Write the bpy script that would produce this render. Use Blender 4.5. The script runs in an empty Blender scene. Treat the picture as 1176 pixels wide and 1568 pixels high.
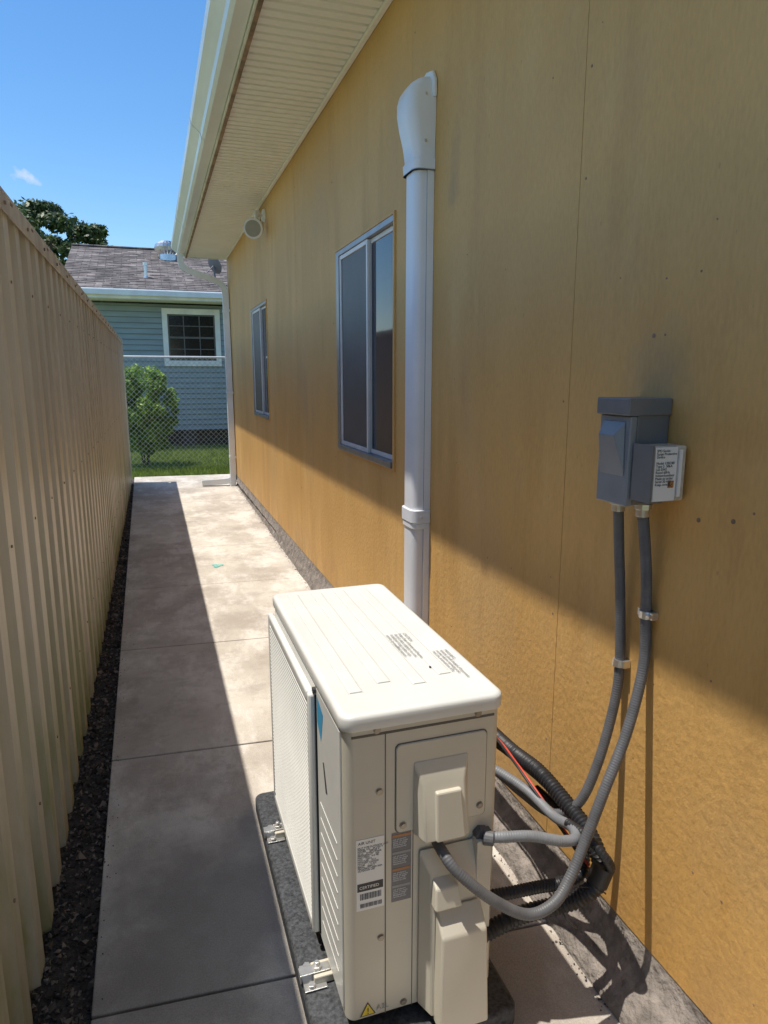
import bpy, math, random
from mathutils import Vector, Matrix, noise
random.seed(7)
S = bpy.context.scene
COL = S.collection

# ------------------------------------------------------------ materials
def ramp(nt, src, c0, c1, p0=0.3, p1=0.7):
    r = nt.nodes.new('ShaderNodeValToRGB')
    r.color_ramp.elements[0].position = p0; r.color_ramp.elements[1].position = p1
    r.color_ramp.elements[0].color = (*c0, 1); r.color_ramp.elements[1].color = (*c1, 1)
    nt.links.new(src, r.inputs[0]); return r.outputs[0]

def mixc(nt, fac, a, b, mode='MIX'):
    m = nt.nodes.new('ShaderNodeMix'); m.data_type = 'RGBA'; m.blend_type = mode
    def put(s, v):
        if hasattr(v, 'is_linked'): nt.links.new(v, s)
        elif isinstance(v, (int, float)): s.default_value = v
        else: s.default_value = (*v, 1)
    put(m.inputs[0], fac); put(m.inputs[6], a); put(m.inputs[7], b)
    return m.outputs[2]

def noise_n(nt, scale, detail=4, stretch=(1, 1, 1), rough=0.55, off=(0, 0, 0)):
    tc = nt.nodes.new('ShaderNodeTexCoord'); mp = nt.nodes.new('ShaderNodeMapping')
    mp.inputs['Scale'].default_value = stretch; mp.inputs['Location'].default_value = off
    n = nt.nodes.new('ShaderNodeTexNoise'); n.inputs['Scale'].default_value = scale
    n.inputs['Detail'].default_value = detail; n.inputs['Roughness'].default_value = rough
    nt.links.new(tc.outputs['Object'], mp.inputs[0]); nt.links.new(mp.outputs[0], n.inputs['Vector'])
    return n.outputs['Fac']

def newmat(name, rough=0.6, metal=0.0):
    m = bpy.data.materials.new(name); m.use_nodes = True
    nt = m.node_tree; b = nt.nodes['Principled BSDF']
    b.inputs['Roughness'].default_value = rough; b.inputs['Metallic'].default_value = metal
    return m, nt, b

def bump(nt, b, h, strength=0.3, dist=0.01):
    bp = nt.nodes.new('ShaderNodeBump'); bp.inputs['Strength'].default_value = strength
    bp.inputs['Distance'].default_value = dist
    nt.links.new(h, bp.inputs['Height']); nt.links.new(bp.outputs[0], b.inputs['Normal'])

def simple(name, col, rough=0.6, metal=0.0, var=0.12, scale=6, stretch=(1, 1, 1), bs=0.0, bscale=80, bd=0.002, spec=None):
    m, nt, b = newmat(name, rough, metal)
    lo = tuple(c*(1-var) for c in col); hi = tuple(min(1, c*(1+var)) for c in col)
    nt.links.new(ramp(nt, noise_n(nt, scale, 5, stretch), lo, hi), b.inputs['Base Color'])
    if bs: bump(nt, b, noise_n(nt, bscale, 3), bs, bd)
    if spec is not None: b.inputs['Specular IOR Level'].default_value = spec
    return m

def zgrad(nt, z0, z1):
    g = nt.nodes.new('ShaderNodeNewGeometry'); s = nt.nodes.new('ShaderNodeSeparateXYZ')
    r = nt.nodes.new('ShaderNodeMapRange')
    r.inputs[1].default_value = z0; r.inputs[2].default_value = z1
    r.inputs[3].default_value = 1; r.inputs[4].default_value = 0
    nt.links.new(g.outputs['Position'], s.inputs[0]); nt.links.new(s.outputs[2], r.inputs[0])
    return r.outputs[0]

def mathn(nt, op, a, b):
    n = nt.nodes.new('ShaderNodeMath'); n.operation = op
    for i, v in enumerate((a, b)):
        if hasattr(v, 'is_linked'): nt.links.new(v, n.inputs[i])
        else: n.inputs[i].default_value = v
    return n.outputs[0]

def blob(nt, centre, rad, squash=(1, 1, 1), ns=14):
    """soft local mask for wall dirt and slab patches around a point, broken up by noise"""
    g = nt.nodes.new('ShaderNodeNewGeometry')
    mp = nt.nodes.new('ShaderNodeVectorMath'); mp.operation = 'SUBTRACT'; mp.inputs[1].default_value = centre
    sc = nt.nodes.new('ShaderNodeVectorMath'); sc.operation = 'MULTIPLY'; sc.inputs[1].default_value = squash
    ln = nt.nodes.new('ShaderNodeVectorMath'); ln.operation = 'LENGTH'
    nt.links.new(g.outputs['Position'], mp.inputs[0]); nt.links.new(mp.outputs[0], sc.inputs[0]); nt.links.new(sc.outputs[0], ln.inputs[0])
    n = noise_n(nt, ns, 4, (1, 1, 1), .6, centre)
    d = mathn(nt, 'ADD', ln.outputs['Value'], mathn(nt, 'MULTIPLY', mathn(nt, 'SUBTRACT', n, .5), rad*1.6))
    r = nt.nodes.new('ShaderNodeMapRange'); r.inputs[1].default_value = rad; r.inputs[2].default_value = rad*.4
    r.inputs[3].default_value = 0; r.inputs[4].default_value = 1
    nt.links.new(d, r.inputs[0]); return r.outputs[0]

def wall_mat():
    m, nt, b = newmat('mustard_painted_siding', 0.62)
    c = ramp(nt, noise_n(nt, 1.1, 6, (1, 1, .5)), (.575, .325, .092), (.675, .400, .128), .38, .62)
    st = ramp(nt, noise_n(nt, 6, 6, (1, 1, .15), .65, (3, 1, 2)), (0, 0, 0), (1, 1, 1), .52, .66)
    c = mixc(nt, mathn(nt, 'MULTIPLY', st, .38), c, (.47, .25, .065))
    lt = ramp(nt, noise_n(nt, 4, 6, (1, 1, .3), .65, (13, 1, 7)), (0, 0, 0), (1, 1, 1), .55, .68)
    c = mixc(nt, mathn(nt, 'MULTIPLY', lt, .32), c, (.72, .475, .19))
    sm = ramp(nt, noise_n(nt, 1.8, 5, (1, 1, .6), .6, (8, 2, 5)), (0, 0, 0), (1, 1, 1), .54, .68)
    c = mixc(nt, mathn(nt, 'MULTIPLY', sm, .26), c, (.45, .31, .165))
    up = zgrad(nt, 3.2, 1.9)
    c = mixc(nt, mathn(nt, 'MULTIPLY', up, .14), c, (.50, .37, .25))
    foot = mathn(nt, 'MULTIPLY', zgrad(nt, .16, .42), ramp(nt, noise_n(nt, 9, 5, (1, 1, .5), .6, (1, 9, 1)), (0, 0, 0), (1, 1, 1), .42, .62))
    c = mixc(nt, mathn(nt, 'MULTIPLY', foot, .6), c, (.42, .25, .10))
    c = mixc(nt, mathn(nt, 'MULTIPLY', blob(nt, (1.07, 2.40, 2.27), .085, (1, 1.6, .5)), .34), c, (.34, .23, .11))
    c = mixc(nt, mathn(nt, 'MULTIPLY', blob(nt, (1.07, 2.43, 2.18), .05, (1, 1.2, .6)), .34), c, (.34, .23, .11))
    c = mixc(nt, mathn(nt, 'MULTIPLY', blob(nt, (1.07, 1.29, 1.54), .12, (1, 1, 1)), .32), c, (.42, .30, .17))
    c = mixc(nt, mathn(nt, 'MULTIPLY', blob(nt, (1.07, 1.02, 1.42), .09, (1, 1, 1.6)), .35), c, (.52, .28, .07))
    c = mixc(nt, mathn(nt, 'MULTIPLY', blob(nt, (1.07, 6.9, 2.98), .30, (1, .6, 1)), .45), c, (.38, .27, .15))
    fine = ramp(nt, noise_n(nt, 130, 2, (1, 1, .3)), (.94, .94, .94), (1.05, 1.05, 1.05), .3, .7)
    c = mixc(nt, 1.0, c, fine, 'MULTIPLY')
    ms = ramp(nt, noise_n(nt, 45, 2, (1, 1, .5), .5, (5, 5, 5)), (0, 0, 0), (1, 1, 1), .74, .77)
    c = mixc(nt, mathn(nt, 'MULTIPLY', ms, .4), c, (.32, .20, .09))
    nt.links.new(c, b.inputs['Base Color'])
    low = zgrad(nt, .70, 1.15)
    h1 = mathn(nt, 'MULTIPLY', noise_n(nt, 60, 4, (1, 1, .8), .6), mathn(nt, 'ADD', mathn(nt, 'MULTIPLY', low, .95), .06))
    h2 = mathn(nt, 'MULTIPLY', noise_n(nt, 32, 3, (1, 1, .06)), .10)
    h3 = mathn(nt, 'MULTIPLY', noise_n(nt, 2.2, 2, (1, 1, .4)), 1.6)
    bump(nt, b, mathn(nt, 'ADD', mathn(nt, 'ADD', h1, h2), h3), .5, .006)
    return m
M_wall = wall_mat()

def concrete_mat():
    m, nt, b = newmat('walkway_concrete', 0.82)
    c = ramp(nt, noise_n(nt, 1.3, 8, (1, .7, 1), .65), (.44, .39, .33), (.62, .57, .49), .40, .60)
    w = ramp(nt, noise_n(nt, 4.2, 8, (1, .45, 1), .68, (4, 0, 0)), (0, 0, 0), (1, 1, 1), .48, .58)
    c = mixc(nt, mathn(nt, 'MULTIPLY', w, .6), c, (.74, .70, .63))
    d = ramp(nt, noise_n(nt, 2.3, 8, (1, 1, 1), .72, (9, 3, 0)), (0, 0, 0), (1, 1, 1), .50, .60)
    c = mixc(nt, mathn(nt, 'MULTIPLY', d, .45), c, (.32, .275, .23))
    e = ramp(nt, noise_n(nt, 14, 6, (1, 1, 1), .68, (2, 7, 0)), (0, 0, 0), (1, 1, 1), .55, .65)
    c = mixc(nt, mathn(nt, 'MULTIPLY', e, .34), c, (.36, .31, .26))
    s2 = ramp(nt, noise_n(nt, 26, 4, (1, .15, 1), .6, (0, 3, 0)), (0, 0, 0), (1, 1, 1), .58, .70)
    c = mixc(nt, mathn(nt, 'MULTIPLY', s2, .18), c, (.40, .35, .30))
    c = mixc(nt, mathn(nt, 'MULTIPLY', blob(nt, (.06, 1.75, 0), .46, (1, .75, 1), 3.5), .8), c, (.25, .23, .205))  # broad darker grey patch left of the unit
    c = mixc(nt, mathn(nt, 'MULTIPLY', blob(nt, (.80, 1.25, 0), .30, (1, .6, 1), 5), .55), c, (.26, .235, .21))  # smaller darker grey patch between unit and wall
    sp = ramp(nt, noise_n(nt, 260, 2), (.86, .86, .86), (1.08, 1.08, 1.08), .35, .65)
    c = mixc(nt, 1.0, c, sp, 'MULTIPLY')
    nt.links.new(c, b.inputs['Base Color'])
    bump(nt, b, noise_n(nt, 120, 5), .4, .003)
    return m
M_conc = concrete_mat()
M_found = simple('foundation_concrete', (.235, .205, .18), .9, var=.4, scale=18, bs=.9, bscale=45, bd=.015)

def fence_mat():
    m, nt, b = newmat('tan_sheet_metal', 0.36)
    c = ramp(nt, noise_n(nt, 3, 5, (1, 1, .12)), (.52, .465, .385), (.64, .58, .49), .38, .62)
    g = zgrad(nt, -.05, 1.15)
    n = ramp(nt, noise_n(nt, 6, 6, (1, 1, .25), .62), (0, 0, 0), (1, 1, 1), .38, .58)
    c = mixc(nt, mathn(nt, 'MULTIPLY', mathn(nt, 'MULTIPLY', g, n), 1.0), c, (.27, .29, .11))
    s = ramp(nt, noise_n(nt, 22, 4, (1, 1, .06), .6), (0, 0, 0), (1, 1, 1), .52, .66)
    c = mixc(nt, mathn(nt, 'MULTIPLY', s, .35), c, (.40, .34, .26))
    nt.links.new(c, b.inputs['Base Color']); return m
M_fence = fence_mat()
M_fencecap = simple('fence_cap_metal', (.56, .50, .42), .45, var=.3, scale=9)
M_soffit = simple('cream_soffit_vinyl', (.89, .88, .84), .5, var=.04, scale=3)
M_gutter = simple('white_gutter_aluminium', (.76, .80, .83), .3, var=.12, scale=2, stretch=(1, .4, 1))
M_drip = simple('stained_fascia_edge', (.26, .18, .12), .7, var=.5, scale=10)
M_fascia = simple('painted_fascia', (.72, .70, .63), .55, var=.2, scale=5)
M_alum = simple('window_aluminium', (.30, .30, .31), .35, .6, var=.12, scale=9)
M_sash = simple('pale_sash', (.72, .71, .68), .4, var=.08, scale=9)
M_dark = simple('dark_gap', (.02, .02, .02), .9)
def glass_mat(name, col, rough=.06, spec=.5):
    m, nt, b = newmat(name, rough); b.inputs['Base Color'].default_value = (*col, 1)
    b.inputs['Specular IOR Level'].default_value = spec
    bump(nt, b, noise_n(nt, 2.5, 2), .06, .01)
    return m
M_glass = glass_mat('window_glass', (.035, .04, .055), .06, .5)
M_screen = simple('insect_screen', (.075, .075, .085), .45, var=.15)
M_pvc = simple('white_pvc', (.76, .77, .79), .35, var=.05, scale=4)
M_pvcs = simple('pvc_shadow_seam', (.25, .25, .25), .6)
M_acw = simple('ac_ivory_paint', (.70, .695, .65), .38, var=.045, scale=7)
M_acribshade = simple('ac_lid_rib_shade', (.56, .55, .50), .6, var=.1, scale=30)  # darker lid tone, paints the shading along the rib flanks
M_acb = simple('ac_beige_paint', (.585, .545, .445), .42, var=.05, scale=5)
M_lab = simple('label_paper', (.80, .80, .78), .4, var=.03)
M_labg = simple('label_grey', (.17, .17, .18), .5, var=.1)
M_ink = simple('label_ink', (.05, .05, .05), .6)
M_inkg = simple('label_ink_pale', (.33, .33, .32), .6)
M_orange = simple('warning_orange', (.45, .20, .07), .5)
M_yellow = simple('warning_yellow', (.80, .60, .05), .5)
M_blue = simple('logo_blue', (.04, .35, .62), .4)
M_pad = simple('black_equipment_pad', (.05, .053, .057), .55, var=.7, scale=110, bs=.6, bscale=150)
M_zinc = simple('zinc_steel', (.70, .69, .66), .32, .85, var=.15, scale=30)
M_cond = simple('grey_conduit', (.110, .112, .118), .5, var=.15, scale=30)
M_cond2 = simple('pale_grey_conduit', (.19, .198, .21), .5, var=.12, scale=30)
M_black = simple('black_rubber', (.018, .018, .02), .5, var=.2)
M_red = simple('red_wire', (.60, .06, .03), .5)
M_box = simple('grey_enamel_box', (.170, .172, .172), .38, var=.10, scale=12)
M_boxl = simple('grey_enamel_cover', (.225, .24, .25), .34, var=.10, scale=12)
M_clear = simple('clear_plastic', (.56, .50, .40), .2, var=.25, scale=45)
M_dirt = simple('dirt_strip', (.055, .045, .038), .95, var=.5, scale=30, bs=1, bscale=60, bd=.02)
def peb_mat():
    m, nt, b = newmat('gravel_debris', .9)
    g = nt.nodes.new('ShaderNodeNewGeometry')
    nt.links.new(ramp(nt, g.outputs['Random Per Island'], (.04, .032, .026), (.26, .21, .17), .35, 1.0), b.inputs['Base Color'])
    return m
M_peb = peb_mat()
def shingle_mat():
    m, nt, b = newmat('asphalt_shingles', .95)
    tc = nt.nodes.new('ShaderNodeTexCoord'); mp = nt.nodes.new('ShaderNodeMapping')
    br = nt.nodes.new('ShaderNodeTexBrick'); br.inputs['Scale'].default_value = 1
    br.inputs['Brick Width'].default_value = .33; br.inputs['Row Height'].default_value = .14
    br.inputs['Mortar Size'].default_value = .008
    br.inputs['Color1'].default_value = (.16, .14, .13, 1); br.inputs['Color2'].default_value = (.25, .22, .205, 1)
    br.inputs['Mortar'].default_value = (.07, .06, .055, 1)
    nt.links.new(tc.outputs['Object'], mp.inputs[0]); nt.links.new(mp.outputs[0], br.inputs['Vector'])
    f = ramp(nt, noise_n(nt, 3, 5), (.55, .55, .55), (1.15, 1.15, 1.15), .38, .62)
    nt.links.new(mixc(nt, 1., br.outputs['Color'], f, 'MULTIPLY'), b.inputs['Base Color'])
    return m
M_shingle = shingle_mat()
M_siding = simple('blue_grey_lap_siding', (.30, .365, .39), .6, var=.10, scale=2, stretch=(1, 1, 4))
M_white = simple('white_trim', (.84, .84, .82), .5, var=.10, scale=4)
M_brickd = simple('skirting', (.07, .06, .055), .9, var=.4, scale=10)
M_galv = simple('galvanised_wire', (.55, .56, .56), .4, .4, var=.1)
M_bark = simple('bark', (.10, .075, .055), .95, var=.3, scale=8)
def ground_mat():
    m, nt, b = newmat('lawn_soil', .95)
    c = ramp(nt, noise_n(nt, 2.5, 6), (.10, .13, .035), (.17, .20, .06))
    nt.links.new(c, b.inputs['Base Color']); bump(nt, b, noise_n(nt, 40, 4), .6, .03); return m
M_ground = ground_mat()
def leaf_mat(name, lo, hi, scale):
    m, nt, b = newmat(name, .5)
    g = nt.nodes.new('ShaderNodeNewGeometry')
    c = ramp(nt, noise_n(nt, scale, 3), lo, hi, .35, .65)
    v = ramp(nt, g.outputs['Random Per Island'], (.6, .6, .6), (1.25, 1.25, 1.1), 0, 1)
    c = mixc(nt, 1.0, c, v, 'MULTIPLY')
    nt.links.new(c, b.inputs['Base Color'])
    tr = nt.nodes.new('ShaderNodeBsdfTranslucent'); nt.links.new(c, tr.inputs[0])
    ms = nt.nodes.new('ShaderNodeMixShader'); ms.inputs[0].default_value = .3
    out = nt.nodes['Material Output']
    nt.links.new(b.outputs[0], ms.inputs[1]); nt.links.new(tr.outputs[0], ms.inputs[2]); nt.links.new(ms.outputs[0], out.inputs[0])
    return m
M_leafT = leaf_mat('oak_leaves', (.05, .085, .03), (.11, .16, .055), .9)
M_leafS = leaf_mat('shrub_leaves', (.13, .27, .025), (.33, .50, .06), 5)
M_grass = leaf_mat('grass_blades', (.16, .25, .04), (.34, .42, .10), 4)
M_teal = simple('teal_paint_mark', (.20, .50, .44), .8, var=.4, scale=40)

# ------------------------------------------------------------ mesh helpers
class MB:
    def __init__(s): s.v = []; s.f = []
    def box(s, x0, x1, y0, y1, z0, z1):
        n = len(s.v)
        s.v += [(x, y, z) for z in (z0, z1) for y in (y0, y1) for x in (x0, x1)]
        s.f += [tuple(n+i for i in q) for q in ((0, 2, 3, 1), (4, 5, 7, 6), (0, 1, 5, 4), (2, 6, 7, 3), (0, 4, 6, 2), (1, 3, 7, 5))]
        return s
    def hexa(s, b, t):
        n = len(s.v); s.v += list(b)+list(t)
        s.f += [(n+3, n+2, n+1, n), (n+4, n+5, n+6, n+7)]
        for i in range(4):
            j = (i+1) % 4; s.f.append((n+i, n+j, n+4+j, n+4+i))
        return s
    def poly(s, pts): n = len(s.v); s.v += list(pts); s.f.append(tuple(range(n, n+len(pts)))); return s
    def extr(s, prof, axis, a, b, closed=True, caps=True):
        def P(p, t):
            return {'y': (p[0], t, p[1]), 'x': (t, p[0], p[1]), 'z': (p[0], p[1], t)}[axis]
        n = len(s.v); k = len(prof)
        s.v += [P(p, a) for p in prof]+[P(p, b) for p in prof]
        for i in range(k if closed else k-1):
            j = (i+1) % k; s.f.append((n+i, n+j, n+k+j, n+k+i))
        if caps and closed:
            s.f.append(tuple(n+i for i in reversed(range(k)))); s.f.append(tuple(n+k+i for i in range(k)))
        return s
    def rings(s, rs, cap=True):
        n = len(s.v); k = len(rs[0])
        for r in rs: s.v += r
        for a in range(len(rs)-1):
            for i in range(k):
                j = (i+1) % k; s.f.append((n+a*k+i, n+a*k+j, n+(a+1)*k+j, n+(a+1)*k+i))
        if cap:
            s.f.append(tuple(n+i for i in reversed(range(k)))); s.f.append(tuple(n+(len(rs)-1)*k+i for i in range(k)))
        return s
    def cyl(s, p0, p1, r0, r1=None, k=16):
        r1 = r0 if r1 is None else r1
        p0 = Vector(p0); p1 = Vector(p1); d = (p1-p0).normalized()
        u = d.orthogonal().normalized(); w = d.cross(u)
        return s.rings([[tuple(p+(u*math.cos(2*math.pi*i/k)+w*math.sin(2*math.pi*i/k))*r) for i in range(k)] for p, r in ((p0, r0), (p1, r1))])
    def tube(s, pts, r, k=12, step=.006, rib=0., rp=.008, sq=None):
        P = [Vector(p) for p in pts]; P = [P[0]*2-P[1]]+P+[P[-1]*2-P[-2]]
        sm = []
        for i in range(1, len(P)-2):
            n = max(2, int((P[i+1]-P[i]).length/step))
            for j in range(n):
                t = j/n; a, b, c, d = P[i-1:i+3]
                sm.append(.5*((2*b)+(c-a)*t+(2*a-5*b+4*c-d)*t*t+(3*b-a-3*c+d)*t**3))
        sm.append(P[-2])
        d0 = (sm[1]-sm[0]).normalized(); u = d0.orthogonal().normalized(); L = 0; rs = []
        if sq: u = Vector((0, 1, 0))
        for i, p in enumerate(sm):
            d = (sm[min(i+1, len(sm)-1)]-sm[max(i-1, 0)]).normalized()
            u = (u-d*u.dot(d)).normalized(); w = d.cross(u)
            if i: L += (p-sm[i-1]).length
            rr = r*(1+rib*math.sin(2*math.pi*L/rp))
            if sq:
                rs.append([tuple(p+u*a*sq[0]+w*b*sq[1]) for a, b in ((-1, -1), (1, -1), (1, 1), (-1, 1))])
            else:
                rs.append([tuple(p+(u*math.cos(2*math.pi*q/k)+w*math.sin(2*math.pi*q/k))*rr) for q in range(k)])
        return s.rings(rs)
    def holes(s, x0, x1, Y, Z, H):
        ys = sorted({Y[0], Y[1]} | {v for h in H for v in h[:2] if Y[0] < v < Y[1]})
        zs = sorted({Z[0], Z[1]} | {v for h in H for v in h[2:] if Z[0] < v < Z[1]})
        for i in range(len(ys)-1):
            for j in range(len(zs)-1):
                cy = (ys[i]+ys[i+1])/2; cz = (zs[j]+zs[j+1])/2
                if not any(h[0] < cy < h[1] and h[2] < cz < h[3] for h in H):
                    s.box(x0, x1, ys[i], ys[i+1], zs[j], zs[j+1])
        return s
    def obj(s, name, mat, parent=None, bevel=0, seg=2, smooth=False, solid=0):
        me = bpy.data.meshes.new(name); me.from_pydata(s.v, [], s.f); me.update()
        o = bpy.data.objects.new(name, me); COL.objects.link(o); me.materials.append(mat)
        if parent: o.parent = parent
        if solid:
            md = o.modifiers.new('s', 'SOLIDIFY'); md.thickness = solid
        if bevel:
            md = o.modifiers.new('b', 'BEVEL'); md.width = bevel; md.segments = seg; md.limit_method = 'ANGLE'; md.angle_limit = math.radians(35)
            md.harden_normals = False
        if smooth:
            for p in me.polygons: p.use_smooth = True
            try:
                me.set_sharp_from_angle(angle=math.radians(40))
            except Exception: pass
        return o

def rrect(x0, x1, y0, y1, r, n=5):
    out = []
    for cx, cy, a0 in ((x1-r, y1-r, 0), (x0+r, y1-r, 90), (x0+r, y0+r, 180), (x1-r, y0+r, 270)):
        for i in range(n+1):
            a = math.radians(a0+90*i/n); out.append((cx+r*math.cos(a), cy+r*math.sin(a)))
    return out
def empty(name):
    e = bpy.data.objects.new(name, None); COL.objects.link(e); e.empty_display_size = .2; return e
def text(body, size, loc, rot, mat, parent, name='label_text', width=None):
    c = bpy.data.curves.new(name, 'FONT'); c.body = body; c.size = size; c.extrude = .0002
    c.space_line = .85
    c.materials.append(mat); o = bpy.data.objects.new(name, c); COL.objects.link(o)
    o.location = loc; o.rotation_euler = rot; o.parent = parent; return o

# ------------------------------------------------------------ ground
MB().poly([(-300, -300, -.03), (300, -300, -.03), (300, 300, -.03), (-300, 300, -.03)]).obj('ground', M_ground)
MB().box(-.9, 1.3, -2, 11.15, -.06, -.022).obj('dirt_strip', M_dirt)

def edge(y): return -.235-.0115*(y-1.5)
def redge(y): return .975+.0105*(y-1.0)
mb = MB()
js = [-2.05, -.85, .35, 1.55, 2.75, 3.95, 5.15, 6.35, 7.55, 8.75, 9.95, 11.2]
for a, b in zip(js[:-1], js[1:]):
    g = .004; k = -.075
    def yy(y, x): return y+k*(x+.3)
    xl0, xl1 = edge(a), edge(b); XA, XB = redge(a)+.03, redge(b)+.03
    pts = [(xl0, yy(a+g, xl0)), (XA, yy(a+g, XA)), (XB, yy(b-g, XB)), (xl1, yy(b-g, xl1))]
    mb.hexa([(x, y, -.1) for x, y in pts], [(x, y, random.uniform(-.001, .001)) for x, y in pts])
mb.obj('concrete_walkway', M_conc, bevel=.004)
pts = []
for i in range(22):
    a = 2*math.pi*i/22; r = .042*(1+.35*math.sin(3*a+1)+.2*random.random())
    pts.append((.42+r*math.cos(a)*.9, 5.6+r*math.sin(a)*.9, .003))
MB().poly(pts).obj('paint_mark_on_walkway', M_teal)

mb = MB()
def chip(x, y, z, s):
    n = len(mb.v); R = Matrix.Rotation(random.random()*6, 3, Vector((random.random()-.5, random.random()-.5, random.random()+.1)).normalized())
    for q in ((1, 0, 0), (-.8, .5, 0), (-.3, -.9, 0), (0, 0, .6), (.1, .1, -.6)):
        w = R @ Vector(q)*s; mb.v.append((x+w.x, y+w.y, z+w.z))
    mb.f.extend([(n, n+1, n+3), (n+1, n+2, n+3), (n+2, n, n+3), (n+1, n, n+4), (n+2, n+1, n+4), (n, n+2, n+4)])
for i in range(6500):
    y = .8+10*random.random()**1.25
    x = random.uniform(-.40, edge(y)+.006)
    s = random.uniform(.003, .012)*(1.8 if random.random() < .08 else 1)
    chip(x, y, -.022+s*.4, s)
for i in range(320):
    y = random.uniform(.9, 10.8); x = edge(y)+abs(random.gauss(0, .025)); s = random.uniform(.001, .004)
    chip(x, y, s*.4, s)
for i in range(800):
    y = random.uniform(.7, 9.8); x = redge(y)-abs(random.gauss(0, .014)); s = random.uniform(.0015, .005)
    chip(x, y, s*.4, s)
mb.obj('gravel_debris', M_peb)

# ------------------------------------------------------------ metal fence
fe = empty('corrugated_metal_fence')
prof = []; y = -2.0; p = .19
while y < 10.45:
    prof += [(-.415, y), (-.415, y+.078), (-.370, y+.096), (-.370, y+.172)]; y += p
mb = MB()
zs = [-.05, .5, 1.0, 1.5, 2.03]
for z in zs: mb.v += [(x+random.uniform(-.0012, .0012), yv, z) for x, yv in prof]
k = len(prof)
for a in range(len(zs)-1):
    for i in range(k-1): mb.f.append((a*k+i, a*k+i+1, (a+1)*k+i+1, (a+1)*k+i))
mb.obj('corrugated_sheet', M_fence, fe, solid=.0015)
mb = MB().box(-.425, -.362, -2, 10.63, 2.037, 2.047).box(-.366, -.362, -2, 10.63, 1.985, 2.037).box(-.429, -.425, -2, 10.63, 1.99, 2.047)
mb.obj('top_cap', M_fencecap, fe, bevel=.002)
mb = MB(); y = -1.9
while y < 10.5:
    mb.cyl((-.3615, y, 2.010), (-.357, y, 2.010), .006, k=8)
    mb.box(-.3618, -.3605, y+.10, y+.13, 2.024, 2.032); y += .38
mb.obj('cap_screws', M_drip, fe)
mb = MB()
yb_ = -2+.13
while yb_ < 10.4:
    for z in (.36, 1.1, 1.80): mb.cyl((-.3735, yb_, z), (-.367, yb_, z), .0045, k=6)
    yb_ += .38
mb.obj('sheet_screws', M_drip, fe)
mb = MB()
for z in (.35, 1.1, 1.85): mb.box(-.465, -.418, -2, 10.6, z-.025, z+.025)
for i in range(6): mb.box(-.53, -.466, -1.9+2.49*i, -1.84+2.49*i, -.1, 2.0)
mb.obj('posts_and_rails', M_zinc, fe)
MB().box(-.43, -.360, 10.61, 10.65, -.05, 2.05).obj('end_trim', M_fencecap, fe, bevel=.003)

# ------------------------------------------------------------ yellow house
ho = empty('yellow_house')
W = 1.07; ZB = .15; ZT = 3.11; YE = 9.95
win = [(3.05, 4.08, 1.10, 2.24), (6.70, 7.76, 1.12, 2.24)]
seams = [-2.04, -.82, .40, 1.62, 2.84, 4.14, 5.28, 6.5, 7.72, 8.94, YE]
mb = MB()
for i, (a, b) in enumerate(zip(seams[:-1], seams[1:])):
    dx = (0, .0010, .0004, .0)[i % 4]
    mb.holes(W+dx, W+.012, (a+.0008, b-.0008), (ZB, ZT), win)
mb.obj('siding_panels', M_wall, ho)
MB().holes(W+.0135, W+.10, (-2.04, YE), (ZB+.01, ZT), win).obj('wall_core', M_dark, ho)
rs = []; y = -2.0
while y < YE-.02:
    xb = redge(y); q = lambda s: random.uniform(-s, s)
    rs.append([(xb+q(.004), y, -.1), (xb+q(.004), y, .012+q(.004)), (xb+.022+q(.006), y, .045+q(.008)), (W-.022+q(.004), y, .075+q(.008)), (W-.004+q(.003), y, .11+q(.006)), (W+.003, y, .1478), (W+.2, y, .1478), (W+.2, y, -.1)])
    y += .06
MB().rings(rs).obj('foundation', M_found, ho, smooth=True)
mb = MB().extr([(W+.101, ZB), (8, ZB), (8, ZT), (4.5, 4.55), (W+.101, ZT+.05)], 'y', YE-.1, YE-.002)
mb.extr([(W+.101, ZB), (8, ZB), (8, ZT), (4.5, 4.55), (W+.101, ZT+.05)], 'y', -2.04, -1.94)
mb.box(7.9, 8, -1.94, YE-.1, ZB, ZT)
mb.obj('gable_walls', M_wall, ho)
MB().box(W-.001, W+.05, YE+.0, YE+.012, ZB, ZT).obj('corner_board', M_wall, ho)
prof = []; y = -2.04
while y < YE+.0:
    prof += [(y, ZT), (y+.046, ZT), (y+.050, ZT+.012), (y+.066, ZT+.012), (y+.070, ZT)]; y += .074
mb = MB(); n = len(prof); mb.v = [(.541, a, b) for a, b in prof]+[(W-.001, a, b) for a, b in prof]
mb.f = [(i, i+1, n+i+1, n+i) for i in range(n-1)]
mb.obj('soffit', M_soffit, ho)
MB().box(.52, W+.05, -2.04, YE+.05, ZT+.016, ZT+.022).obj('soffit_backing', M_soffit, ho)
MB().box(W-.028, W-.001, -2.04, YE, ZT-.018, ZT-.001).obj('soffit_channel', M_soffit, ho, bevel=.004)
MB().box(.52, .540, -2.04, YE+.06, ZT-.012, ZT+.16).obj('fascia', M_fascia, ho)
MB().box(.528, .549, -2.04, YE+.06, ZT-.019, ZT-.0125).obj('fascia_drip_edge', M_drip, ho)
MB().box(.541, 1.1, YE+.031, YE+.06, ZT-.01, ZT+.2).obj('end_fascia', M_fascia, ho)
gp = [(.518, 3.255), (.518, 3.125), (.445, 3.118), (.425, 3.132), (.416, 3.160), (.385, 3.190), (.360, 3.212), (.352, 3.25), (.366, 3.252)]
MB().extr(gp, 'y', -2.04, YE+.1, closed=False).obj('gutter', M_gutter, ho, solid=.002)
MB().extr(gp, 'y', YE+.101, YE+.104).obj('gutter_end_cap', M_gutter, ho)
mb = MB()
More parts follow.
